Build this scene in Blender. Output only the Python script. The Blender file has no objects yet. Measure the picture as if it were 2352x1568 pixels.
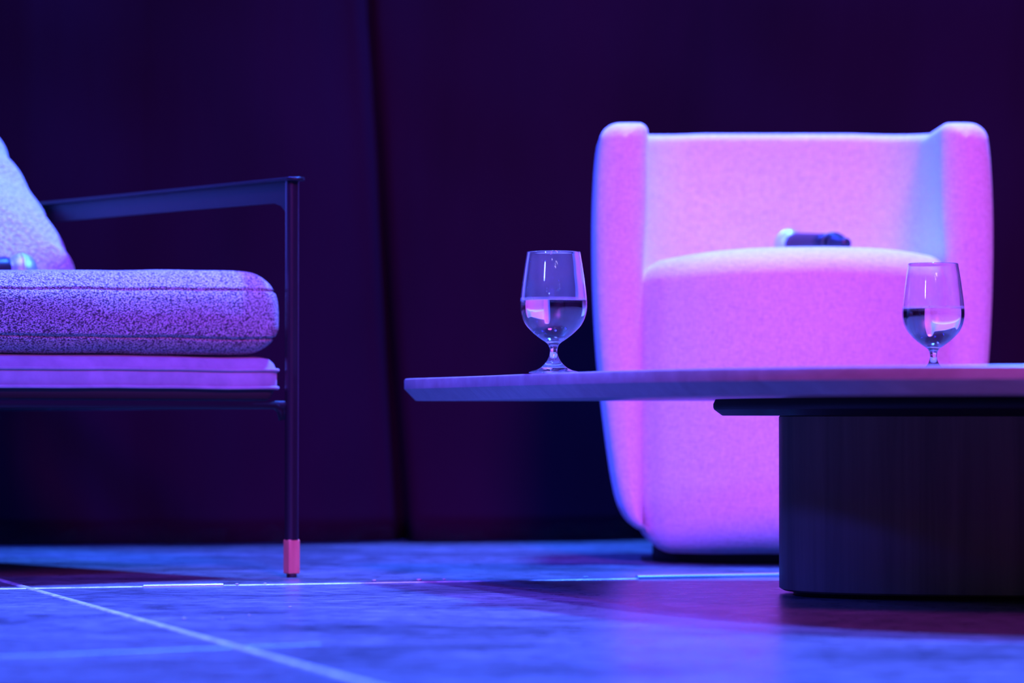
import bpy, bmesh, math, random
from mathutils import Vector, Matrix, noise

random.seed(7)
PI = math.pi
sc = bpy.context.scene
COL = sc.collection

# ------------------------------------------------------------------ camera
F = 7700.0                      # focal length in pixels of the 2352 px wide frame
HC = 0.24                       # camera height
HOR = 965.0                     # horizon row
cam_d = bpy.data.cameras.new('camera')
cam = bpy.data.objects.new('camera', cam_d)
COL.objects.link(cam)
cam_d.sensor_width = 36.0
cam_d.lens = F / 2352.0 * 36.0
PITCH = math.atan((HOR - 784.0) / F)
cam.location = (0, 0, HC)
cam.rotation_euler = (PI / 2 + PITCH, 0, 0)
cam_d.clip_end = 60
cam_d.dof.use_dof = True
cam_d.dof.focus_distance = 4.66
cam_d.dof.aperture_fstop = 3.6
sc.camera = cam

# ------------------------------------------------------------------ look
sc.view_settings.view_transform = 'Standard'
sc.view_settings.look = 'None'
sc.view_settings.gamma = 1.0
sc.view_settings.use_curve_mapping = False
sc.view_settings.exposure = 0.0
sc.cycles.max_bounces = 14
sc.cycles.transmission_bounces = 12
sc.cycles.glossy_bounces = 6
sc.cycles.sample_clamp_indirect = 30.0
sc.cycles.use_denoising = True

world = bpy.data.worlds.new('world')
sc.world = world
world.use_nodes = True
bg = world.node_tree.nodes['Background']
bg.inputs['Color'].default_value = (0.10, 0.02, 0.55, 1)
bg.inputs['Strength'].default_value = 0.02


def lamp(name, kind, loc, target, color, energy, size=0.2, angle=60, blend=0.6, size_y=None):
    d = bpy.data.lights.new(name, kind)
    d.color = color
    d.energy = energy
    if kind == 'AREA':
        d.size = size
        if size_y:
            d.shape = 'RECTANGLE'
            d.size_y = size_y
        else:
            d.shape = 'DISK'
    else:
        d.shadow_soft_size = size
    if kind == 'SPOT':
        d.spot_size = math.radians(angle)
        d.spot_blend = blend
    o = bpy.data.objects.new(name, d)
    COL.objects.link(o)
    o.location = loc
    o.rotation_euler = (Vector(target) - Vector(loc)).to_track_quat('-Z', 'Y').to_euler()
    return o


BLUE = (0.035, 0.095, 1.0)
PALE = (0.03, 0.135, 1.0)
DEEP = (0.03, 0.045, 1.0)
MAG = (0.80, 0.072, 1.0)
# stage rig: blue top lights slightly upstage, deep blue lights from the left, a magenta front light
lamp('stage_light_top', 'SPOT', (0.8, 6.05, 4.6), (0.3, 4.8, 0), PALE, 5800, 0.22, 80)
lamp('stage_light_top_left', 'SPOT', (-1.6, 6.1, 4.4), (-0.1, 4.7, 0), (0.03, 0.05, 1.0), 2500, 0.10, 70)
lamp('stage_light_side', 'SPOT', (-4.0, 4.3, 2.6), (0.3, 5.3, 0.3), DEEP, 480, 0.4, 50)
lamp('stage_light_front', 'SPOT', (1.2, -1.5, 4.05), (0.8, 5.7, 0.4), MAG, 2900, 0.6, 34, 1.0)
lamp('stage_light_blue_front', 'SPOT', (-0.45, 1.0, 3.6), (-0.60, 5.0, 0.35), DEEP, 2000, 0.25, 28, 0.7)
lamp('stage_light_low_left', 'SPOT', (-2.5, 1.0, 1.9), (0.05, 4.6, 0.35), DEEP, 950, 0.15, 13, 0.9)
lamp('stage_light_apron', 'SPOT', (-0.3, 4.8, 5.0), (0.1, 3.0, 0), (0.085, 0.115, 1.0), 4200, 0.15, 60)
lamp('added_front_wash', 'AREA', (-1.5, -7.0, 2.6), (0, 5, 0.5), (0.2, 0.12, 1.0), 14, 4.0, size_y=2.2)  # unseen wash lamp, added to show as blue reflections in the goblets
# small house lamps out over the audience
for k in range(16):
    x = -3.4 + 6.8 * ((k * 7) % 16) / 15.0
    lamp('house_lamp', 'POINT', (x, -3.0 - 2.5 * ((k * 5) % 4) / 3.0, 2.6 + 2.2 * ((k * 11) % 7) / 6.0), (0, 5, 0),
         [(0.75, 0.85, 1.0), (1.0, 0.8, 0.6), (0.3, 0.8, 1.0)][k % 3], 8.0, 0.05)


# ------------------------------------------------------------------ helpers
def at(px, py, Y):
    """point at depth Y that the pixel looks at"""
    return Vector(((px - 1176.0) / F * Y, Y, HC + (HOR - py) / F * Y))


def tag(o, label=None, cat=None, group=None, kind=None):
    if label: o['label'] = label
    if cat: o['category'] = cat
    if group: o['group'] = group
    if kind: o['kind'] = kind
    return o


def empty(name, loc, rz=0.0):
    o = bpy.data.objects.new(name, None)
    o.empty_display_size = 0.05
    COL.objects.link(o)
    o.location = loc
    o.rotation_euler = (0, 0, rz)
    return o


def link(name, bm, mat, parent=None, smooth=True, loc=None):
    me = bpy.data.meshes.new(name)
    bmesh.ops.recalc_face_normals(bm, faces=bm.faces[:])
    bm.to_mesh(me)
    bm.free()
    o = bpy.data.objects.new(name, me)
    COL.objects.link(o)
    if mat: me.materials.append(mat)
    if smooth:
        for p in me.polygons: p.use_smooth = True
    if parent: o.parent = parent
    if loc: o.location = loc
    return o


def auto_smooth(o, deg=40):
    me = o.data
    for p in me.polygons: p.use_smooth = True
    bm = bmesh.new(); bm.from_mesh(me)
    for e in bm.edges:
        if len(e.link_faces) == 2 and e.calc_face_angle(0) > math.radians(deg):
            e.smooth = False
    bm.to_mesh(me); bm.free()
    return o


def add_rbox(bm, c, s, r, n=14, fn=None, arc=4):
    """rounded box: centre c, size s, corner radius r"""
    hx, hy, hz = s[0] / 2, s[1] / 2, s[2] / 2

    def ticks(h, k):
        rr = min(r, h * 0.999)
        a = [-h + rr - rr * math.tan(PI / 4 * (1 - i / arc)) for i in range(arc)]
        m = [-(h - rr) + 2 * (h - rr) * i / k for i in range(k + 1)]
        b = [-v for v in reversed(a)]
        return a + m + b
    big = max(s)
    T = [ticks(h, n[i] if isinstance(n, tuple) else max(1, int(round(n * 2 * h / big)))) for i, h in enumerate((hx, hy, hz))]
    cache = {}

    def vert(p):
        key = tuple(round(x, 7) for x in p)
        if key in cache: return cache[key]
        q = []
        for v, h in zip(p, (hx, hy, hz)):
            rr = min(r, h * 0.999)
            q.append(max(-(h - rr), min(h - rr, v)))
        q = Vector(q)
        d = Vector(p) - q
        if d.length > 1e-9: d = d.normalized() * r
        co = q + d
        if fn: co = fn(co)
        v = bm.verts.new(Vector(c) + co)
        cache[key] = v
        return v
    for ax in range(3):
        u, w = [(1, 2), (2, 0), (0, 1)][ax]
        for sg in (-1, 1):
            h = (hx, hy, hz)[ax]
            for i in range(len(T[u]) - 1):
                for j in range(len(T[w]) - 1):
                    quad = []
                    for (a, b) in ((i, j), (i + 1, j), (i + 1, j + 1), (i, j + 1)):
                        p = [0, 0, 0]
                        p[ax] = sg * h; p[u] = T[u][a]; p[w] = T[w][b]
                        quad.append(vert(p))
                    if sg < 0: quad.reverse()
                    if len(set(quad)) == 4:
                        try: bm.faces.new(quad)
                        except ValueError: pass


def add_lathe(bm, prof, n=96, axis='Z', origin=(0, 0, 0), closed=False):
    rings = []
    o = Vector(origin)
    for (r, z) in prof:
        if r < 1e-7:
            rings.append([bm.verts.new(o + Vector((0, 0, z)))])
        else:
            rings.append([bm.verts.new(o + Vector((r * math.cos(2 * PI * k / n), r * math.sin(2 * PI * k / n), z))) for k in range(n)])
    m = len(rings)
    for i in range(m if closed else m - 1):
        a, b = rings[i], rings[(i + 1) % m]
        for k in range(n):
            k2 = (k + 1) % n
            if len(a) == 1 and len(b) == 1: continue
            if len(a) == 1: bm.faces.new((a[0], b[k2], b[k]))
            elif len(b) == 1: bm.faces.new((a[k], a[k2], b[0]))
            else: bm.faces.new((a[k], a[k2], b[k2], b[k]))


def add_sweep(bm, pts, prof, up=Vector((0, 0, 1)), cap=True, closed=False):
    """sweep a closed 2-D profile (list of (u, v)) along pts; u is sideways, v is along up"""
    pts = [Vector(p) for p in pts]
    rings = []
    N = len(pts)
    for i, p in enumerate(pts):
        if closed:
            t = (pts[(i + 1) % N] - pts[i - 1]).normalized()
        else:
            t = (pts[min(i + 1, N - 1)] - pts[max(i - 1, 0)]).normalized()
        s = t.cross(up)
        if s.length < 1e-6: s = Vector((1, 0, 0))
        s.normalize()
        v = s.cross(t).normalized()
        rings.append([bm.verts.new(p + s * a + v * b) for (a, b) in prof])
    n = len(prof)
    for i in range(N if closed else N - 1):
        A, B = rings[i], rings[(i + 1) % N]
        for k in range(n):
            bm.faces.new((A[k], A[(k + 1) % n], B[(k + 1) % n], B[k]))
    if cap and not closed:
        bm.faces.new(list(reversed(rings[0]))); bm.faces.new(rings[-1])


def circle(r, n=12, sx=1.0, sy=1.0):
    return [(r * sx * math.cos(2 * PI * k / n), r * sy * math.sin(2 * PI * k / n)) for k in range(n)]


def rrect(w, h, r, seg=5):
    out = []
    for (cx, cy, a0) in ((w / 2 - r, h / 2 - r, 0), (-w / 2 + r, h / 2 - r, 90), (-w / 2 + r, -h / 2 + r, 180), (w / 2 - r, -h / 2 + r, 270)):
        for i in range(seg + 1):
            a = math.radians(a0 + 90 * i / seg)
            out.append((cx + r * math.cos(a), cy + r * math.sin(a)))
    return out


def catmull(P, k=10, closed=True):
    P = [Vector(p) for p in P]
    out = []
    n = len(P)
    for i in range(n if closed else n - 1):
        if closed:
            a, b, c, d = P[i - 1], P[i], P[(i + 1) % n], P[(i + 2) % n]
        else:
            a, b, c, d = P[max(i - 1, 0)], P[i], P[i + 1], P[min(i + 2, n - 1)]
        for j in range(k):
            t = j / k
            out.append(0.5 * ((2 * b) + (c - a) * t + (2 * a - 5 * b + 4 * c - d) * t * t + (3 * b - a - 3 * c + d) * t ** 3))
    if not closed: out.append(P[-1])
    return out


def inset_loop(L, d):
    """offset a counter-clockwise 2-D loop inward by d"""
    n = len(L)
    out = []
    for i in range(n):
        t = (L[(i + 1) % n] - L[i - 1])
        t = Vector((t.x, t.y)).normalized()
        nrm = Vector((-t.y, t.x))
        out.append(Vector((L[i].x, L[i].y)) + nrm * d)
    return out


def ccw(L):
    A = sum(L[i - 1].x * L[i].y - L[i].x * L[i - 1].y for i in range(len(L)))
    return L if A > 0 else list(reversed(L))


def add_stack(bm, L, levels):
    """solid of horizontal sections: levels = [(inset, z), ...] from bottom to top"""
    rings = []
    for (d, z) in levels:
        rings.append([bm.verts.new((p.x, p.y, z)) for p in inset_loop(L, d)])
    n = len(L)
    for a, b in zip(rings, rings[1:]):
        for k in range(n):
            bm.faces.new((a[k], a[(k + 1) % n], b[(k + 1) % n], b[k]))
    bm.faces.new(list(reversed(rings[0])))
    bm.faces.new(rings[-1])


# ------------------------------------------------------------------ materials
def mat_new(name, color=(0.5, 0.5, 0.5), rough=0.6, metal=0.0, spec=0.5):
    m = bpy.data.materials.new(name)
    m.use_nodes = True
    b = m.node_tree.nodes['Principled BSDF']
    b.inputs['Base Color'].default_value = (*color, 1)
    b.inputs['Roughness'].default_value = rough
    b.inputs['Metallic'].default_value = metal
    b.inputs['Specular IOR Level'].default_value = spec
    return m, m.node_tree, b


def N(nt, t, **kw):
    n = nt.nodes.new(t)
    for k, v in kw.items():
        if k in n.inputs.keys(): n.inputs[k].default_value = v
        else: setattr(n, k, v)
    return n


def coords(nt, scale=(1, 1, 1), rot=(0, 0, 0)):
    tc = N(nt, 'ShaderNodeTexCoord')
    mp = N(nt, 'ShaderNodeMapping')
    mp.inputs['Scale'].default_value = scale
    mp.inputs['Rotation'].default_value = rot
    nt.links.new(tc.outputs['Object'], mp.inputs['Vector'])
    return mp.outputs['Vector']


def ramp(nt, src, stops):
    r = N(nt, 'ShaderNodeValToRGB')
    el = r.color_ramp.elements
    while len(el) > 1: el.remove(el[-1])
    el[0].position = stops[0][0]; el[0].color = (*stops[0][1], 1)
    for p, c in stops[1:]:
        e = el.new(p); e.color = (*c, 1)
    nt.links.new(src, r.inputs['Fac'])
    return r.outputs['Color']


def bump(nt, b, src, strength=0.5, dist=0.002, prev=None):
    n = N(nt, 'ShaderNodeBump')
    n.inputs['Strength'].default_value = strength
    n.inputs['Distance'].default_value = dist
    nt.links.new(src, n.inputs['Height'])
    if prev: nt.links.new(prev, n.inputs['Normal'])
    nt.links.new(n.outputs['Normal'], b.inputs['Normal'])
    return n.outputs['Normal']


def noise_tex(nt, vec, scale, detail=3, rough=0.5, dist=0.0):
    n = N(nt, 'ShaderNodeTexNoise')
    n.inputs['Scale'].default_value = scale
    n.inputs['Detail'].default_value = detail
    n.inputs['Roughness'].default_value = rough
    n.inputs['Distortion'].default_value = dist
    nt.links.new(vec, n.inputs['Vector'])
    return n.outputs['Fac']


def boucle(name, light, dark, scale, contrast, bumpd, sheen=0.3):
    m, nt, b = mat_new(name, light, 0.95, 0, 0.15)
    v = coords(nt, (1, 1, 1.5))
    vo = N(nt, 'ShaderNodeTexVoronoi')
    vo.inputs['Scale'].default_value = scale
    vo.inputs['Randomness'].default_value = 1.0
    d = N(nt, 'ShaderNodeTexNoise')
    d.inputs['Scale'].default_value = scale * 1.3
    d.inputs['Detail'].default_value = 2
    nt.links.new(v, d.inputs['Vector'])
    mx = N(nt, 'ShaderNodeVectorMath', operation='MULTIPLY_ADD')
    nt.links.new(d.outputs['Color'], mx.inputs[0])
    mx.inputs[1].default_value = (0.9 / scale,) * 3
    nt.links.new(v, mx.inputs[2])
    nt.links.new(mx.outputs[0], vo.inputs['Vector'])
    c = ramp(nt, vo.outputs['Distance'], [(0.0, light), (contrast, light), (min(1, contrast + 0.45), dark)])  # shade in the gaps between threads is put into the dark colour
    nt.links.new(c, b.inputs['Base Color'])
    inv = N(nt, 'ShaderNodeMath', operation='SUBTRACT')
    inv.inputs[0].default_value = 1.0
    nt.links.new(vo.outputs['Distance'], inv.inputs[1])
    bump(nt, b, inv.outputs[0], 1.0, bumpd)
    b.inputs['Sheen Weight'].default_value = sheen
    b.inputs['Sheen Roughness'].default_value = 0.5
    return m


def woven(name, light, dark):
    m, nt, b = mat_new(name, light, 0.95, 0, 0.1)
    v = coords(nt, (1, 1, 1))
    n1 = noise_tex(nt, coords(nt, (90, 90, 420)), 1.0, 4, 0.6)
    n2 = noise_tex(nt, coords(nt, (420, 420, 90)), 1.0, 4, 0.6)
    mx = N(nt, 'ShaderNodeMath', operation='ADD')
    nt.links.new(n1, mx.inputs[0]); nt.links.new(n2, mx.inputs[1])
    hf = N(nt, 'ShaderNodeMath', operation='MULTIPLY'); hf.inputs[1].default_value = 0.5
    nt.links.new(mx.outputs[0], hf.inputs[0])
    c = ramp(nt, hf.outputs[0], [(0.34, dark), (0.58, light)])
    nt.links.new(c, b.inputs['Base Color'])
    p = bump(nt, b, hf.outputs[0], 0.7, 0.0022)
    n3 = noise_tex(nt, coords(nt, (7, 7, 45)), 1.0, 3)
    bump(nt, b, n3, 0.35, 0.004, p)
    b.inputs['Sheen Weight'].default_value = 0.25
    return m


M_ARM = woven('pale_woven_upholstery', (0.80, 0.77, 0.74), (0.56, 0.53, 0.50))
M_SEAT = boucle('tweed_boucle', (0.86, 0.80, 0.78), (0.05, 0.04, 0.05), 330, 0.22, 0.0035)
M_PILLOW = boucle('pillow_weave', (0.84, 0.80, 0.78), (0.50, 0.46, 0.48), 150, 0.2, 0.004)

M_SUEDE, nt, b = mat_new('suede', (0.36, 0.34, 0.36), 0.8, 0, 0.2)
v = coords(nt)
nt.links.new(ramp(nt, noise_tex(nt, v, 30, 4, 0.6), [(0.3, (0.27, 0.27, 0.30)), (0.7, (0.37, 0.36, 0.40))]), b.inputs['Base Color'])
bump(nt, b, noise_tex(nt, v, 22, 3), 0.3, 0.006)
b.inputs['Sheen Weight'].default_value = 0.4

M_METAL, nt, b = mat_new('dark_powder_coated_metal', (0.012, 0.010, 0.015), 0.42, 0.1, 0.22)
bump(nt, b, noise_tex(nt, coords(nt), 700, 2), 0.06, 0.0005)

M_LEG, nt, b = mat_new('satin_dark_metal', (0.05, 0.03, 0.05), 0.26, 0.7)
M_FOOTWOOD, nt, b = mat_new('warm_wood', (0.62, 0.22, 0.12), 0.5, 0, 0.4)
nt.links.new(ramp(nt, noise_tex(nt, coords(nt, (60, 60, 7)), 1.0, 5, 0.6), [(0.3, (0.50, 0.16, 0.10)), (0.7, (0.72, 0.27, 0.17))]), b.inputs['Base Color'])

M_UNDER, nt, b = mat_new('dark_lining_fabric', (0.045, 0.04, 0.05), 0.85, 0, 0.15)
M_RUBBER, nt, b = mat_new('black_rubber', (0.012, 0.012, 0.014), 0.7)


def wood(name, c1, c2, sc3, rough, spec=0.5):
    m, nt, b = mat_new(name, c1, rough, 0, spec)
    f = noise_tex(nt, coords(nt, sc3), 1.0, 6, 0.62, 0.6)
    nt.links.new(ramp(nt, f, [(0.3, c1), (0.7, c2)]), b.inputs['Base Color'])
    bump(nt, b, f, 0.12, 0.001)
    return m


M_TABLE = wood('table_wood', (0.185, 0.145, 0.13), (0.27, 0.225, 0.20), (3, 40, 40), 0.3)
M_BASEWOOD = wood('pedestal_wood', (0.11, 0.08, 0.055), (0.20, 0.14, 0.095), (38, 38, 1.2), 0.5, 0.35)
M_BLACK, nt, b = mat_new('matt_black_lacquer', (0.006, 0.006, 0.008), 0.55, 0, 0.3)

M_GLASS, nt, b = mat_new('clear_glass', (1, 1, 1), 0.0)
b.inputs['Transmission Weight'].default_value = 1.0
b.inputs['IOR'].default_value = 1.5
# thin film of condensation on the upper bowl; painted waterline reflection and base glow
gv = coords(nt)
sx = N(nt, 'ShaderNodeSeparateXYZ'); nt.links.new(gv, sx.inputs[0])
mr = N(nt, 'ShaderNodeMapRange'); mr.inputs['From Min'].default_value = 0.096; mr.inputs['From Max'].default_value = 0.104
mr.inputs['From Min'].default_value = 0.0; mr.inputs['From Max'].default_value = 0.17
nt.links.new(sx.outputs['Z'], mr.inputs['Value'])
zf = ramp(nt, mr.outputs[0], [(0.0, (0.7,) * 3), (0.16, (0.35,) * 3), (0.24, (1.3,) * 3), (0.30, (0.9,) * 3), (0.36, (0.1,) * 3), (0.572, (0.06,) * 3), (0.585, (5.0,) * 3), (0.60, (5.0,) * 3), (0.606, (0.8,) * 3), (1.0, (0.8,) * 3)])  # low stops imitate caustic glow, the peak imitates the water surface's reflection
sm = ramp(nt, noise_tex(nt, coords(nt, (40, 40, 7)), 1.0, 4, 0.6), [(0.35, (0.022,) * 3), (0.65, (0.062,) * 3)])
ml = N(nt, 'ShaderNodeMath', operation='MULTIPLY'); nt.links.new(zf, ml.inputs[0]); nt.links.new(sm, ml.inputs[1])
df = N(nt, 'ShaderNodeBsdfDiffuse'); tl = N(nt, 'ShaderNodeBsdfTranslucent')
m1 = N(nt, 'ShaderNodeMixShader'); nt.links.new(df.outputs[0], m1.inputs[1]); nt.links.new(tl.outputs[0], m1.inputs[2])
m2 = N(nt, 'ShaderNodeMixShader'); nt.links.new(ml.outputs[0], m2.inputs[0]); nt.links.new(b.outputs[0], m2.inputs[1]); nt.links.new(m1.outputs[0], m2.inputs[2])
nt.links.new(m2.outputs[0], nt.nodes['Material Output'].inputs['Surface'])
M_WATER, nt, b = mat_new('water', (1, 1, 1), 0.0)
b.inputs['Transmission Weight'].default_value = 1.0
b.inputs['IOR'].default_value = 1.333

M_MICBODY, nt, b = mat_new('microphone_black', (0.02, 0.018, 0.03), 0.4, 0.3)
M_MICRING, nt, b = mat_new('microphone_ring', (0.006, 0.006, 0.008), 0.35)
M_MICHEAD, nt, b = mat_new('microphone_grille', (0.62, 0.66, 0.70), 0.42, 0.8)
w1 = N(nt, 'ShaderNodeTexWave', wave_type='BANDS', bands_direction='Z')
w1.inputs['Scale'].default_value = 260
nt.links.new(coords(nt), w1.inputs['Vector'])
bump(nt, b, w1.outputs['Fac'], 0.5, 0.0006)

# curtain: black wool serge
M_CURTAIN, nt, b = mat_new('black_stage_drape', (0.012, 0.003, 0.014), 0.9, 0, 0.05)
f = noise_tex(nt, coords(nt, (2, 2, 1)), 1.6, 3, 0.5, 0.4)
nt.links.new(ramp(nt, f, [(0.25, (0.0105, 0.0008, 0.0075)), (0.75, (0.0155, 0.0012, 0.0105))]), b.inputs['Base Color'])
bump(nt, b, noise_tex(nt, coords(nt, (4, 4, 0.5)), 1.5, 3), 0.4, 0.03)

# stage floor: worn grey panels with streaks and scuffs
M_FLOOR, nt, b = mat_new('worn_stage_floor', (0.12, 0.12, 0.12), 0.34, 0, 0.38)
v1 = coords(nt, (2.0, 3.6, 1), (0, 0, 0.01))
v2 = coords(nt, (24, 44, 1), (0, 0, 0.03))
n1 = noise_tex(nt, v1, 1.4, 6, 0.62, 0.8)
n2 = noise_tex(nt, v2, 1.0, 6, 0.7, 0.5)
c1 = ramp(nt, n1, [(0.34, (0.060, 0.061, 0.063)), (0.50, (0.112, 0.113, 0.116)), (0.68, (0.17, 0.172, 0.175))])
c2 = ramp(nt, n2, [(0.32, (0.5, 0.5, 0.5)), (0.52, (1.0, 1.0, 1.0)), (0.74, (1.6, 1.6, 1.6))])
mx = N(nt, 'ShaderNodeMix', data_type='RGBA', blend_type='MULTIPLY')
mx.inputs[0].default_value = 1.0
nt.links.new(c1, mx.inputs[6]); nt.links.new(c2, mx.inputs[7])
nt.links.new(mx.outputs[2], b.inputs['Base Color'])
nt.links.new(ramp(nt, n2, [(0.3, (0.23,) * 3), (0.8, (0.42,) * 3)]), b.inputs['Roughness'])
pb = bump(nt, b, n2, 0.25, 0.0012)

M_TRIM, nt, b = mat_new('worn_aluminium_edge', (0.5, 0.52, 0.55), 0.45, 0.2)
nt.links.new(ramp(nt, noise_tex(nt, coords(nt, (3, 3, 3)), 9, 5, 0.7), [(0.35, (0.26,) * 3), (0.6, (0.60,) * 3)]), b.inputs['Base Color'])
M_SHINE, nt, b = mat_new('polished_aluminium', (0.86, 0.92, 0.96), 0.2, 0.75)
M_CHIP, nt, b = mat_new('pale_crumb', (0.35, 0.35, 0.34), 0.7)
M_TAPE, nt, b = mat_new('clear_floor_tape', (0.18, 0.19, 0.195), 0.3)


# ------------------------------------------------------------------ the setting
bm = bmesh.new()
bmesh.ops.create_grid(bm, x_segments=2, y_segments=2, size=1)
for vv in bm.verts:
    vv.co.x = vv.co.x * 5.0
    vv.co.y = 3.5 + vv.co.y * 4.0
fl = link('floor', bm, M_FLOOR, smooth=False)
tag(fl, 'scuffed grey stage floor lit blue, under the furniture', 'floor', kind='structure')


def gy(py):
    return F * HC / (py - HOR)


def gp(px, py):
    Y = gy(py)
    return Vector(((px - 1176) / F * Y, Y))


def strip(name, pts, w, h, mat, label, cat='floor trim'):
    bm = bmesh.new()
    P = [Vector((p.x, p.y, h / 2)) for p in pts]
    add_sweep(bm, P, [(w / 2 * math.cos(PI * k / 8), h * math.sin(PI * k / 8) - h / 2) for k in range(9)])
    o = auto_smooth(link(name, bm, mat), 60)
    tag(o, label, cat, kind='structure')
    return o


# panel joint running across the stage
A, B = gp(-120, 1353.5), gp(1797, 1323)
d = (B - A).normalized()
strip('trim_1', [A, A + d * 3.4], 0.012, 0.0014, M_TRIM, 'thin bright metal joint running across the stage floor')
# thicker raised lengths on that joint
s0 = gp(1462, 1328.5)
strip('trim_2', [s0, s0 + d * 1.2], 0.016, 0.006, M_SHINE, 'thicker shining length of floor joint beside the table pedestal')
s0, s1 = gp(330, 1347), gp(512, 1344)
strip('trim_3', [s0, s1], 0.012, 0.004, M_SHINE, 'shining length of floor joint left of the pink chair foot')
# joint running towards the camera
C0, C1 = gp(0, 1331), gp(850, 1570)
e = (C1 - C0).normalized()
strip('trim_4', [C0 - e * 1.2, C1 + e * 0.8], 0.012, 0.0018, M_TRIM, 'pale joint line running diagonally towards the front left')
# scuff line parallel to the front
strip('trim_5', [gp(-60, 1508), gp(735, 1477)], 0.007, 0.0006, M_TAPE, 'faint pale seam across the front left of the floor')

# crumbs
CR = [(860, 1336, 1.0), (962, 1335, 1.3), (1020, 1333, .8), (1345, 1329, 1.2), (545, 1345, 1.0), (610, 1343, .8),
      (424, 1421, .9), (512, 1420, .5), (573, 1413, .6), (667, 1394, .7)]
for i, (px, py, k) in enumerate(CR):
    bm = bmesh.new()
    bmesh.ops.create_icosphere(bm, subdivisions=2, radius=1)
    for vv in bm.verts:
        q = vv.co * (1 + 0.35 * noise.noise(vv.co * 1.7 + Vector((i * 3.1, 0, 0))))
        vv.co = Vector((q.x * 0.0035 * k, q.y * 0.004 * k, q.z * 0.0014 * k))
    g = gp(px, py)
    o = link('crumb', bm, M_CHIP, loc=(g.x, g.y, 0.0012 * k + (0.0015 if i < 6 else 0)))
    if i < 6:
        tag(o, 'tiny pale crumb lying along the bright floor joint', 'crumb', 'crumbs on the floor joint')
    else:
        tag(o, 'tiny pale crumb on the blue floor left of the table', 'crumb', 'crumbs on the open floor')

# ---- curtain, two overlapping drapes
CA = at(0, 1262, gy(1262)); CB = at(1475, 1243, gy(1243))


def curtain_y(x):
    k = (CB.y - CA.y) / (CB.x - CA.x)
    return CA.y + k * (x - CA.x)


def drape(name, x0, x1, off, seed, label, edge=None):
    bm = bmesh.new()
    nx, nz = 420, 60
    H = 3.2
    grid = []
    for j in range(nz + 1):
        z = H * j / nz
        row = []
        for i in range(nx + 1):
            xa = x0(z) if callable(x0) else x0
            xb = x1(z) if callable(x1) else x1
            x = xa + (xb - xa) * i / nx
            big = 0.030 * math.sin(x * 6.2 + seed + 0.25 * math.sin(z * 1.3 + seed))
            mid = 0.030 * noise.noise(Vector((x * 5.5, z * 0.7, seed)))
            sm = 0.006 * noise.noise(Vector((x * 3.0 + z * 1.2, z * 4.0, seed + 9)))
            sx_ = seam(z)
            y = curtain_y(x) + off + big + mid + sm + (0.025 + 0.05 * max(0, 1 - z / 0.9)) * math.exp(-((x - sx_) / 0.013) ** 2) + 0.02 * math.exp(-((x - sx_ + 0.03) / 0.05) ** 2)
            row.append(bm.verts.new((x, y, z + 0.004)))
        grid.append(row)
    for j in range(nz):
        for i in range(nx):
            bm.faces.new((grid[j][i], grid[j][i + 1], grid[j + 1][i + 1], grid[j + 1][i]))
    o = link(name, bm, M_CURTAIN)
    s = o.modifiers.new('thick', 'SOLIDIFY'); s.thickness = 0.005
    tag(o, label, 'curtain')
    return o


def seam(z):
    Y = 6.3
    py = HOR - (z - HC) * F / Y
    P = [(-2500, 790), (0, 825), (300, 850), (700, 875), (1100, 905), (1262, 917)]
    for (a, b), (c, dd) in zip(P, P[1:]):
        if py <= c or c == 1262:
            t = (py - a) / (c - a)
            px = b + (dd - b) * t
            break
    return (px - 1176) / F * Y


drape('stage_curtain', lambda z: -2.6, lambda z: seam(z), 0.06, 1.3, 'black drape behind the metal framed chair, left of the dark seam')
drape('stage_curtain', lambda z: seam(z) - 0.004, lambda z: 3.2, 0.05, 4.1, 'black drape behind the pale armchair, right of the dark seam')


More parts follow.
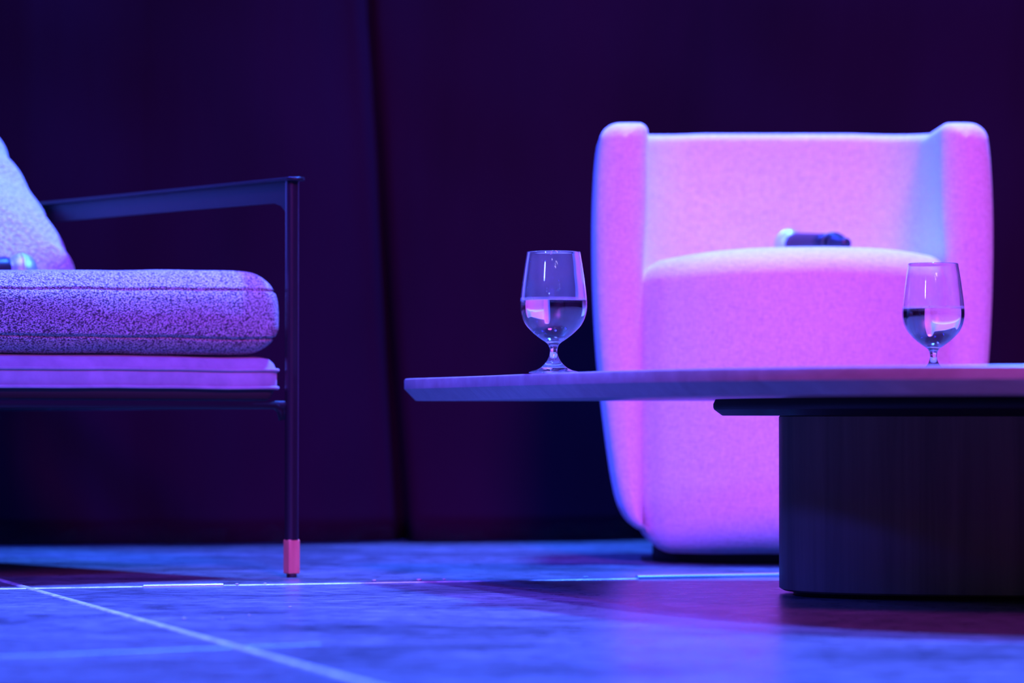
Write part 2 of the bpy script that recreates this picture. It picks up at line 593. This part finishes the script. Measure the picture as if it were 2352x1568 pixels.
# ------------------------------------------------------------------ pale armchair
def build_armchair():
    # local frame: x to the right, y away from the camera, z up; origin under the seat front centre
    X0 = 0.4775
    Y0 = 5.62
    root = empty('armchair', (X0, Y0, 0))
    tag(root, 'pale woven tub armchair with tall wings, standing on the stage behind the table', 'armchair')
    # shell
    zs = [(0.052, 0.000), (0.056, 0.020), (0.068, 0.034), (0.09, 0.046), (0.13, 0.056), (0.20, 0.066), (0.27, 0.0745),
          (0.34, 0.082), (0.43, 0.0875), (0.52, 0.090), (0.60, 0.090), (0.68, 0.086)]

    xl, xr = -0.2475, 0.2440
    yf, yb, R = 0.02, 0.37, 0.11
    path = []
    for i in range(9): path.append((Vector((xl, yf + (yb - R - yf) * i / 9)), Vector((-1, 0)), 0))
    for i in range(11):
        a = PI + (-PI / 2) * i / 10
        path.append((Vector((xl + R + R * math.cos(a), yb - R + R * math.sin(a))), Vector((math.cos(a), math.sin(a))), i / 10))
    for i in range(1, 14): path.append((Vector((xl + R + (xr - xl - 2 * R) * i / 14, yb)), Vector((0, 1)), 1))
    for i in range(11):
        a = PI / 2 - PI / 2 * i / 10
        path.append((Vector((xr - R + R * math.cos(a), yb - R + R * math.sin(a))), Vector((math.cos(a), math.sin(a))), 1 - i / 10))
    for i in range(1, 10): path.append((Vector((xr, yb - R + (yf - yb + R) * i / 9)), Vector((1, 0)), 0))
    # rounded front ends
    ends = []
    for k in (3, 2, 1):
        a = k / 3 * PI / 2 * 0.985
        ends.append((0.03 * math.sin(a) - 0.0, math.cos(a)))
    full = []
    for (dy, s) in ends: full.append((Vector((xl, yf - dy)), Vector((-1, 0)), 0, s))
    for p in path: full.append((*p, 1.0))
    for (dy, s) in reversed(ends): full.append((Vector((xr, yf - dy)), Vector((1, 0)), 0, s))

    ztop_w, ztop_b = 0.742, 0.755

    def thick(z):
        for (a, ta), (c, tc) in zip(zs, zs[1:]):
            if z <= c: return ta + (tc - ta) * (z - a) / (c - a)
        return zs[-1][1]

    def ring(p, nrm, bk, s):
        side = 1 if (bk == 0) else 0
        xm = p.x / 0.25
        ztop = ztop_w + (ztop_b - ztop_w) * bk
        # the back dips in the middle
        if bk > 0: ztop = 0.744 + 0.010 * bk
        pts = []
        rin, rout = 0.016, 0.034
        # inner side going up
        for (z, t) in zs:
            pts.append((0.010 * max(0.0, min(1.0, (0.58 - z) / 0.10)), z))
        for i in range(0, 7):
            a = PI / 2 * i / 6
            pts.append((rin - rin * math.cos(a), ztop - rin + rin * math.sin(a)))
        T = 0.082
        for i in range(7):
            a = PI / 2 - PI / 2 * i / 6
            pts.append((T - rout + rout * math.cos(a), ztop - rout * 0.9 + rout * 0.9 * math.sin(a)))
        for (z, t) in reversed(zs):
            pts.append((t, z))
        out = []
        zc = 0.40
        for (t, z) in pts:
            # shrink around the middle of the thickness at the rounded ends
            tm = (thick(z) + 0.010 * max(0.0, min(1.0, (0.58 - z) / 0.10))) / 2 if z < 0.68 else 0.041
            tt = tm + (t - tm) * s
            zz = z if s > 0.999 else (z - (1 - s) * (0.03 if z > 0.6 else 0)) if z > 0.6 else z + (1 - s) * 0.012 * (1 if z < 0.1 else 0)
            lean = 0.004 * max(0, (z - 0.45)) / 0.3 * bk
            q = p + nrm * tt + Vector((0, lean))
            # wings spread a touch with height
            out.append(Vector((q.x, q.y, zz)))
        return out
    bm = bmesh.new()
    rings = [[bm.verts.new(c) for c in ring(*f)] for f in full]
    n = len(rings[0])
    for a, bb in zip(rings, rings[1:]):
        for k in range(n):
            bm.faces.new((a[k], bb[k], bb[(k + 1) % n], a[(k + 1) % n]))
    for R_ in (rings[0], rings[-1]):
        for k in range(n // 2 - 1):
            bm.faces.new((R_[k], R_[k + 1], R_[n - 2 - k], R_[n - 1 - k]))
    bmesh.ops.remove_doubles(bm, verts=bm.verts[:], dist=1e-5)
    sh = link('back_shell', bm, M_ARM, root)
    sub = sh.modifiers.new('sub', 'SUBSURF'); sub.levels = 1; sub.render_levels = 2
    # seat block
    bm = bmesh.new()
    zb, zt = 0.017, 0.505
    W = 0.531

    def fn(co):
        u = co.x / (W / 2); vz = co.z / ((zt - zb) / 2)
        co = co.copy()
        if vz > 0:
            co.z += 0.024 * (1 - abs(u) ** 2.6) * max(0, vz) ** 2
            co.z += 0.004 * u * max(0, vz)
        yy = co.y / 0.19
        if yy < 0: co.y += (-0.062 + 0.105 * abs(u) ** 2.2) * min(1, -yy)
        if yy < 0: co.y -= 0.006 * (1 - vz * vz) * (-yy)
        if vz < -0.6: co.x *= 1 - 0.07 * (-vz - 0.6) / 0.4
        co.z += 0.002 * noise.noise(co * 7)
        co.y += 0.002 * noise.noise(co * 6 + Vector((3, 3, 3)))
        return co
    add_rbox(bm, (0.0, 0.155, (zb + zt) / 2), (W, 0.38, zt - zb), 0.042, 26, fn, 6)
    link('seat', bm, M_ARM, root)
    # plinth
    bm = bmesh.new()
    L = [Vector((0.235 * math.copysign(abs(math.cos(a)) ** 0.5, math.cos(a)), 0.155 + 0.165 * math.copysign(abs(math.sin(a)) ** 0.6, math.sin(a)) - (0.045 * math.cos(a * 1) ** 0 * (1 - abs(math.cos(a)) ** 1.6) - 0.04 if math.sin(a) < 0 else 0))) for a in [2 * PI * i / 80 for i in range(80)]]
    add_stack(bm, ccw(L), [(0, 0.0), (0, 0.024)])
    auto_smooth(link('plinth', bm, M_BLACK, root), 50)
    return root


build_armchair()


# ------------------------------------------------------------------ microphones
def microphone(loc, yaw, tilt, label):
    root = empty('microphone', loc)
    root.rotation_euler = (0, tilt, yaw)
    tag(root, label, 'microphone', 'handheld microphones left on the seats')
    # local axis: +x is the tail, built as a lathe about z then turned
    def turned(name, prof, mat, origin=0, par=root, n=48):
        bm = bmesh.new()
        add_lathe(bm, prof, n)
        bmesh.ops.rotate(bm, verts=bm.verts[:], matrix=Matrix.Rotation(PI / 2, 3, 'Y'))
        return link(name, bm, mat, par)
    R = 0.026
    head = []
    for i in range(13):
        a = PI - PI * 0.80 * i / 12
        head.append((R * math.sin(a) if i else 0.0, R * math.cos(a)))
    head.append((0.0165, 0.023)); head.append((0.0, 0.023))
    turned('grille', head, M_MICHEAD)
    turned('grille_band', [(0.0, -0.0035), (R + 0.0008, -0.0035), (R + 0.0012, 0), (R + 0.0008, 0.0035), (0.0, 0.0035)], M_MICHEAD)
    turned('handle', [(0, 0.020), (0.019, 0.021), (0.0205, 0.028), (0.0195, 0.05), (0.0182, 0.12), (0.0182, 0.165), (0, 0.165)], M_MICBODY)
    turned('ring', [(0, 0.163), (0.0198, 0.163), (0.0202, 0.167), (0.0198, 0.175), (0, 0.175)], M_MICRING)
    turned('tail_cap', [(0, 0.174), (0.0182, 0.174), (0.017, 0.188), (0.0105, 0.196), (0.010, 0.215), (0.008, 0.218), (0, 0.218)], M_MICBODY)
    return root


# on the armchair: grille to the left and back, tail to the right
microphone((0.489, 5.91, 0.5505), math.radians(-68), math.radians(2.5),
           'dark handheld microphone with pale grille, lying on the pale armchair seat')


# ------------------------------------------------------------------ coffee table
def build_table():
    root = empty('coffee_table', (0.95, 4.5, 0))
    tag(root, 'low wooden coffee table with a wide thin top on a broad dark wooden pedestal', 'table')
    ox, oy = 0.95, 4.5
    ZT = HC + 0.0626
    ZU = HC + 0.0292
    P = [(-.159, 5.06), (-.150, 4.985), (-.066, 4.77), (.037, 4.46), (.108, 4.28), (.185, 4.125), (.285, 3.975), (.411, 3.86), (.577, 3.785),
         (.80, 3.74), (1.10, 3.76), (1.45, 3.87), (1.75, 4.08), (1.93, 4.38), (1.96, 4.68), (1.86, 4.94), (1.62, 5.08), (1.2, 5.10), (.6, 5.10), (.0, 5.10), (-.125, 5.095)]
    L = ccw([Vector((x - ox, y - oy)) for (x, y) in [(p.x, p.y) for p in catmull([(a, b_, 0) for a, b_ in P], 12)]])
    bm = bmesh.new()
    add_stack(bm, L, [(0.0185, ZU), (0.0165, ZU + 0.0006), (0.0, ZU + 0.0178), (0.0, ZT - 0.0035), (0.0007, ZT - 0.0015), (0.0022, ZT - 0.0004), (0.0040, ZT)])
    auto_smooth(link('table_top', bm, M_TABLE, root), 25)
    # black sub-plate
    P2 = [(.285, 4.74), (.290, 4.66), (.33, 4.50), (.42, 4.31), (.56, 4.20), (.75, 4.14), (1.05, 4.13), (1.35, 4.22), (1.55, 4.40), (1.60, 4.62),
          (1.50, 4.80), (1.25, 4.86), (.8, 4.86), (.40, 4.86), (.31, 4.83)]
    L2 = ccw([Vector((p.x - ox, p.y - oy)) for p in catmull([(a, b_, 0) for a, b_ in P2], 10)])
    bm = bmesh.new()
    zp = HC + 0.0066
    add_stack(bm, L2, [(0.013, zp), (0.0118, zp + 0.0006), (0.0012, zp + 0.0085), (0.0, zp + 0.0115), (0.0, zp + 0.0165), (0.003, ZU)])
    auto_smooth(link('under_plate', bm, M_BLACK, root), 30)
    # pedestal
    a_, b_, cx, cy = 0.62, 0.215, 0.990, 4.635
    L3 = []
    for i in range(160):
        t = 2 * PI * i / 160
        c, s = math.cos(t), math.sin(t)
        L3.append(Vector((cx - ox + a_ * math.copysign(abs(c) ** 0.74, c), cy - oy + b_ * math.copysign(abs(s) ** 0.74, s))))
    L3 = ccw(L3)
    bm = bmesh.new()
    add_stack(bm, L3, [(0.004, 0.0065), (0.0, 0.009), (0.0, zp - 0.0015), (0.002, zp)])
    auto_smooth(link('pedestal', bm, M_BASEWOOD, root), 30)
    bm = bmesh.new()
    add_stack(bm, L3, [(0.02, 0.0), (0.02, 0.0075)])
    auto_smooth(link('plinth', bm, M_BLACK, root), 30)
    return ZT


ZT = build_table()


# ------------------------------------------------------------------ goblets
def smooth_prof(P, k=5):
    c = catmull([(a, b_, 0) for a, b_ in P], k, closed=False)
    return [(max(0.0, p.x), p.y) for p in c]


def goblet(px, Y, rot, label):
    root = empty('goblet', ((px - 1176) / F * Y, Y, ZT + 0.0003), rot)
    tag(root, label, 'glass', 'water goblets on the table')
    outer = smooth_prof([(0.0000, 0.0), (0.026, 0.0003), (0.0325, 0.0010), (0.0335, 0.0020), (0.0315, 0.0032), (0.026, 0.0046), (0.0205, 0.0067), (0.0152, 0.0105), (0.0105, 0.0155),
                         (0.0070, 0.0215), (0.0051, 0.028), (0.0052, 0.0335), (0.0066, 0.0380), (0.0095, 0.0418), (0.0160, 0.0462),
                         (0.0235, 0.0517), (0.0305, 0.0580), (0.0372, 0.0655), (0.0419, 0.0745), (0.0446, 0.0845), (0.0452, 0.0935), (0.0444, 0.1065),
                         (0.0428, 0.1200), (0.0408, 0.1345), (0.0388, 0.1480), (0.0362, 0.1635)])
    rim = [(0.0361, 0.1645), (0.0357, 0.1649), (0.0353, 0.1645)]
    inner = smooth_prof([(0.0352, 0.1635), (0.0378, 0.1480), (0.0397, 0.1345), (0.0417, 0.1200), (0.0432, 0.1065), (0.0440, 0.0935), (0.0433, 0.0845),
                         (0.0404, 0.0745), (0.0356, 0.0660), (0.0292, 0.0590), (0.0222, 0.0535), (0.0145, 0.0490), (0.0070, 0.0465), (0.0, 0.0458)])
    bm = bmesh.new()
    add_lathe(bm, outer + rim + inner, 128)
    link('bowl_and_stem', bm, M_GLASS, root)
    # water, overlapping a hair into the glass
    wl = 0.0985
    side = [(r + 0.00015, z) for (r, z) in inner if z < wl]
    side = list(reversed(side))
    side[0] = (0.0, side[0][1] - 0.00015)
    rl = 0.0436
    W = side + [(rl + 0.0002, wl + 0.0006), (rl - 0.0006, wl + 0.0002), (rl - 0.003, wl), (0.0, wl)]
    bm = bmesh.new()
    add_lathe(bm, W, 128)
    o = link('water', bm, M_WATER, root)
    o['label'] = 'clear still water half filling the bowl'
    return root


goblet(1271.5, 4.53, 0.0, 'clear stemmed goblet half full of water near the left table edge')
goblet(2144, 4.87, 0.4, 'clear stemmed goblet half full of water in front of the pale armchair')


# ------------------------------------------------------------------ metal framed lounge chair
def build_lounge():
    # local frame: x along the seat front to the right, y towards the back; origin below the right front leg
    TH = math.radians(38)
    X0, Y0 = (670.5 - 1176) / F * 5.13, 5.13
    root = empty('lounge_chair', (X0, Y0, 0), TH)
    tag(root, 'dark metal framed lounge chair with tweed cushions and open arms, at the far left', 'chair')
    W, D = 0.66, 0.96          # frame width and depth
    zarm = HC + (HOR - 407.5) / F * 5.13
    ZF = 0.0575

    def leg(x, y, zt):
        bm = bmesh.new()
        prof = rrect(0.0205, 0.0185, 0.0080, 8)
        R_ = []
        for z in (ZF, zt):
            R_.append([bm.verts.new((x + a, y + b_, z)) for a, b_ in prof])
        n = len(prof)
        for k in range(n): bm.faces.new((R_[0][k], R_[0][(k + 1) % n], R_[1][(k + 1) % n], R_[1][k]))
        bm.faces.new(list(reversed(R_[0]))); bm.faces.new(R_[1])
        lg = auto_smooth(link('leg', bm, M_LEG, root), 50)
        bm = bmesh.new()
        add_rbox(bm, (x, y, 0.0055 + (ZF - 0.0055) / 2 + 0.0005), (0.0205, 0.0170, ZF - 0.005), 0.0022, 4)
        ft = link('foot_cap', bm, M_FOOTWOOD, lg)
        ft['label'] = 'warm pinkish wooden foot cap'
        bm = bmesh.new()
        add_lathe(bm, [(0, 0), (0.0072, 0), (0.0078, 0.001), (0.0078, 0.0065), (0, 0.0065)], 24, origin=(x, y, 0))
        link('glide', bm, M_RUBBER, lg)
    for (x, y) in ((0, 0), (-W, 0), (0, D), (-W, D)):
        leg(x, y, zarm - 0.003)
    # arms: thin flange on a tapering web
    for x in (0, -W):
        bm = bmesh.new()
        # flange
        outl = []
        for i in range(13):
            a = -PI / 2 + PI * i / 12 - PI / 2
            outl.append(Vector((x + 0.017 * math.cos(a), -0.012 + 0.017 * math.sin(a))))
        # front end rounded, straight back end
        outl = [Vector((x + 0.016 * math.cos(a), -0.006 + 0.016 * math.sin(a))) for a in [PI + PI * i / 12 for i in range(13)]]
        outl += [Vector((x + 0.016, D + 0.02)), Vector((x - 0.016, D + 0.02))]
        add_stack(bm, ccw(outl), [(0.0008, zarm - 0.0048), (0, zarm - 0.004), (0, zarm - 0.0008), (0.0008, zarm)])
        # web with a fillet into each leg
        side = [(0.008, -0.052 - 0.0)]
        zl = zarm - 0.004
        low = [(0.006, zl - 0.060), (0.012, zl - 0.050), (0.026, zl - 0.038), (0.045, zl - 0.033), (0.30, zl - 0.0315), (D - 0.045, zl - 0.030), (D - 0.02, zl - 0.036), (D - 0.006, zl - 0.055)]
        poly = [(0.006, zl)] + low + [(D - 0.006, zl)]
        for sgn in (0,):
            a = [bm.verts.new((x - 0.003, yy, zz)) for yy, zz in poly]
            c = [bm.verts.new((x + 0.003, yy, zz)) for yy, zz in poly]
            n = len(poly)
            bm.faces.new(a); bm.faces.new(list(reversed(c)))
            for k in range(n): bm.faces.new((a[k], a[(k + 1) % n], c[(k + 1) % n], c[k]))
        auto_smooth(link('armrest', bm, M_METAL, root), 35)
    # seat rails
    zr = HC + (HOR - 930) / F * 5.13
    bm = bmesh.new()
    for (p, q) in (((-W, 0.022), (0, 0.022)), ((-W, D - 0.05), (0, D - 0.05))):
        pts = [Vector((p[0] + 0.002, p[1], zr - 0.022)), Vector((p[0] + 0.006, p[1], zr - 0.008)), Vector((p[0] + 0.018, p[1], zr)), Vector((q[0] - 0.018, q[1], zr)), Vector((q[0] - 0.006, q[1], zr - 0.008)), Vector((q[0] - 0.002, q[1], zr - 0.022))]
        add_sweep(bm, pts, circle(0.0062, 14))
    for x in (-0.004, -W + 0.004):
        add_sweep(bm, [Vector((x, 0.0, zr)), Vector((x, D, zr))], circle(0.0062, 14))
    link('seat_frame', bm, M_METAL, root)
    # straps carrying the cushions
    bm = bmesh.new()
    add_rbox(bm, (-W / 2, D * 0.50, zr + 0.0015), (W - 0.13, D * 0.80, 0.009), 0.004, 10)
    link('webbing', bm, M_BLACK, root)

    cw = 0.600
    cxm = -0.004 - cw / 2
    # suede lower cushion
    zl0 = zr + 0.012
    bm = bmesh.new()
    z0, z1 = zr + 0.0066, HC + (HOR - 816) / F * 5.09

    def sag(co):
        return co
    hgt = z1 - z0
    # lower tapered pan
    bm = bmesh.new()
    Lc = [Vector((cxm + a, 0.02 + 0.38 + b_)) for a, b_ in rrect(cw, 0.76, 0.022, 6)]
    # subdivide long sides
    L = []
    for i in range(len(Lc)):
        p, q = Lc[i], Lc[(i + 1) % len(Lc)]
        k = max(1, int((q - p).length / 0.02))
        for j in range(k): L.append(p + (q - p) * j / k)
    L = ccw(L)
    za, zb = HC + (HOR - 890) / F * 5.09, HC + (HOR - 849) / F * 5.09
    o2 = bmesh.new()
    add_stack(o2, L, [(0.016, z0), (0.010, z0 + 0.004), (0.005, za - 0.006), (0.003, za)])
    auto_smooth(link('cushion_base', o2, M_UNDER, root), 60)
    lev = [(0.004, za - 0.002), (0.0015, za - 0.001), (0.0, za + 0.002), (0.0002, (za + zb) / 2), (0.0, zb - 0.002), (0.0015, zb + 0.002),
           (0.005, zb + 0.010), (0.012, zb + 0.0165), (0.026, z1 - 0.002), (0.045, z1)]
    add_stack(bm, L, lev)
    for vv in bm.verts:
        vv.co.z += 0.0016 * noise.noise(Vector((vv.co.x * 9, vv.co.y * 9, 1)))
    o = auto_smooth(link('suede_cushion', bm, M_SUEDE, root), 60)
    for nm, zc in (('piping', za), ('piping', zb)):
        bm = bmesh.new()
        Lp = inset_loop(L, -0.0012)
        pts = [Vector((p.x, p.y, zc + 0.0016 * noise.noise(Vector((p.x * 9, p.y * 9, 1))))) for p in Lp]
        add_sweep(bm, pts, circle(0.0028, 10), closed=True)
        link(nm, bm, M_SUEDE, o)

    # tweed seat cushion
    bm = bmesh.new()
    t0, t1 = z1 - 0.002, HC + (HOR - 609) / F * 5.07
    cy = 0.41
    hh = (t1 - t0)
    hb = hh - 0.010

    def fn(co):
        u = co.x / (cw / 2); w = co.z / (hb / 2); yy = co.y / 0.40
        co = co.copy()
        # crown on top, slight on the bottom, soft front
        left = max(0.0, min(1.0, (0.75 - u) / 1.5))
        if w > 0: co.z += (0.010 * (1 - u ** 4) * (1 - yy ** 4) - 0.014 * left * (1 if yy < 0 else 1)) * w
        else: co.z -= (-0.006) * (abs(u) ** 4) * w * -1
        if yy < -0.2: co.y -= 0.010 * (1 - w * w) * (1 - u ** 6)
        if u > 0.2: co.x += 0.006 * (1 - w * w)
        # pinch at the two seams
        for sw in (0.56, -0.60):
            g = math.exp(-((w - sw) / 0.030) ** 2)
            k = (0.0026 if sw > 0 else 0.0042) * g - 0.0016 * math.exp(-((w - sw - 0.07) / 0.045) ** 2)
            if yy < -0.9: co.y += k
            if abs(u) > 0.93: co.x -= math.copysign(k, u)
        co += Vector((0.0015 * noise.noise(co * 18), 0.0025 * noise.noise(co * 15 + Vector((5, 1, 2))), 0.0022 * noise.noise(co * 13 + Vector((1, 7, 3)))))
        return co
    add_rbox(bm, (cxm - 0.0005, cy, (t0 + t1) / 2 - 0.004), (cw, 0.80, hb), 0.046, (60, 60, 36), fn, 22)
    o = link('seat_cushion', bm, M_SEAT, root)
    # back cushion leaning back
    bm = bmesh.new()
    pw, ph, pt = 0.56, 0.52, 0.17

    def fp(co):
        u = co.x / (pw / 2); w = co.z / (ph / 2)
        co = co.copy()
        e_ = max(abs(u), abs(w))
        co.y *= 0.30 + 0.70 * (1 - min(1, e_) ** 3.0) ** 0.6
        co.x += 0.004 * math.sin(w * 19 + 1) * u
        co += Vector((0.006 * noise.noise(co * 16), 0.008 * noise.noise(co * 12 + Vector((5, 1, 2))), 0.006 * noise.noise(co * 14 + Vector((1, 7, 3)))))
        return co
    add_rbox(bm, (0, 0, 0), (pw, pt, ph), 0.05, 56, fp, 6)
    lean = math.radians(-48)
    mt = Matrix.Translation((cxm + 0.008, 0.800, t1 + 0.155)) @ Matrix.Rotation(lean, 4, 'X')
    bm.transform(mt)
    link('back_cushion', bm, M_PILLOW, root)
    # back frame behind the cushion
    bm = bmesh.new()
    for x in (-0.01, -W + 0.01):
        add_sweep(bm, [Vector((x, D - 0.25, zr)), Vector((x, D + 0.16, zr + 0.46))], circle(0.008, 12), up=Vector((1, 0, 0)))
    add_sweep(bm, [Vector((-W + 0.01, D + 0.16, zr + 0.46)), Vector((-0.01, D + 0.16, zr + 0.46))], circle(0.008, 12))
    link('back_frame', bm, M_METAL, root)
    return root, t1, X0, Y0, TH


root, t1, X0, Y0, TH = build_lounge()
pm = at(48, 612, 5.45)
microphone((pm.x, pm.y, pm.z - 0.004), math.radians(205), math.radians(2), 'handheld microphone with silver grille, lying on the tweed cushion at the far left')
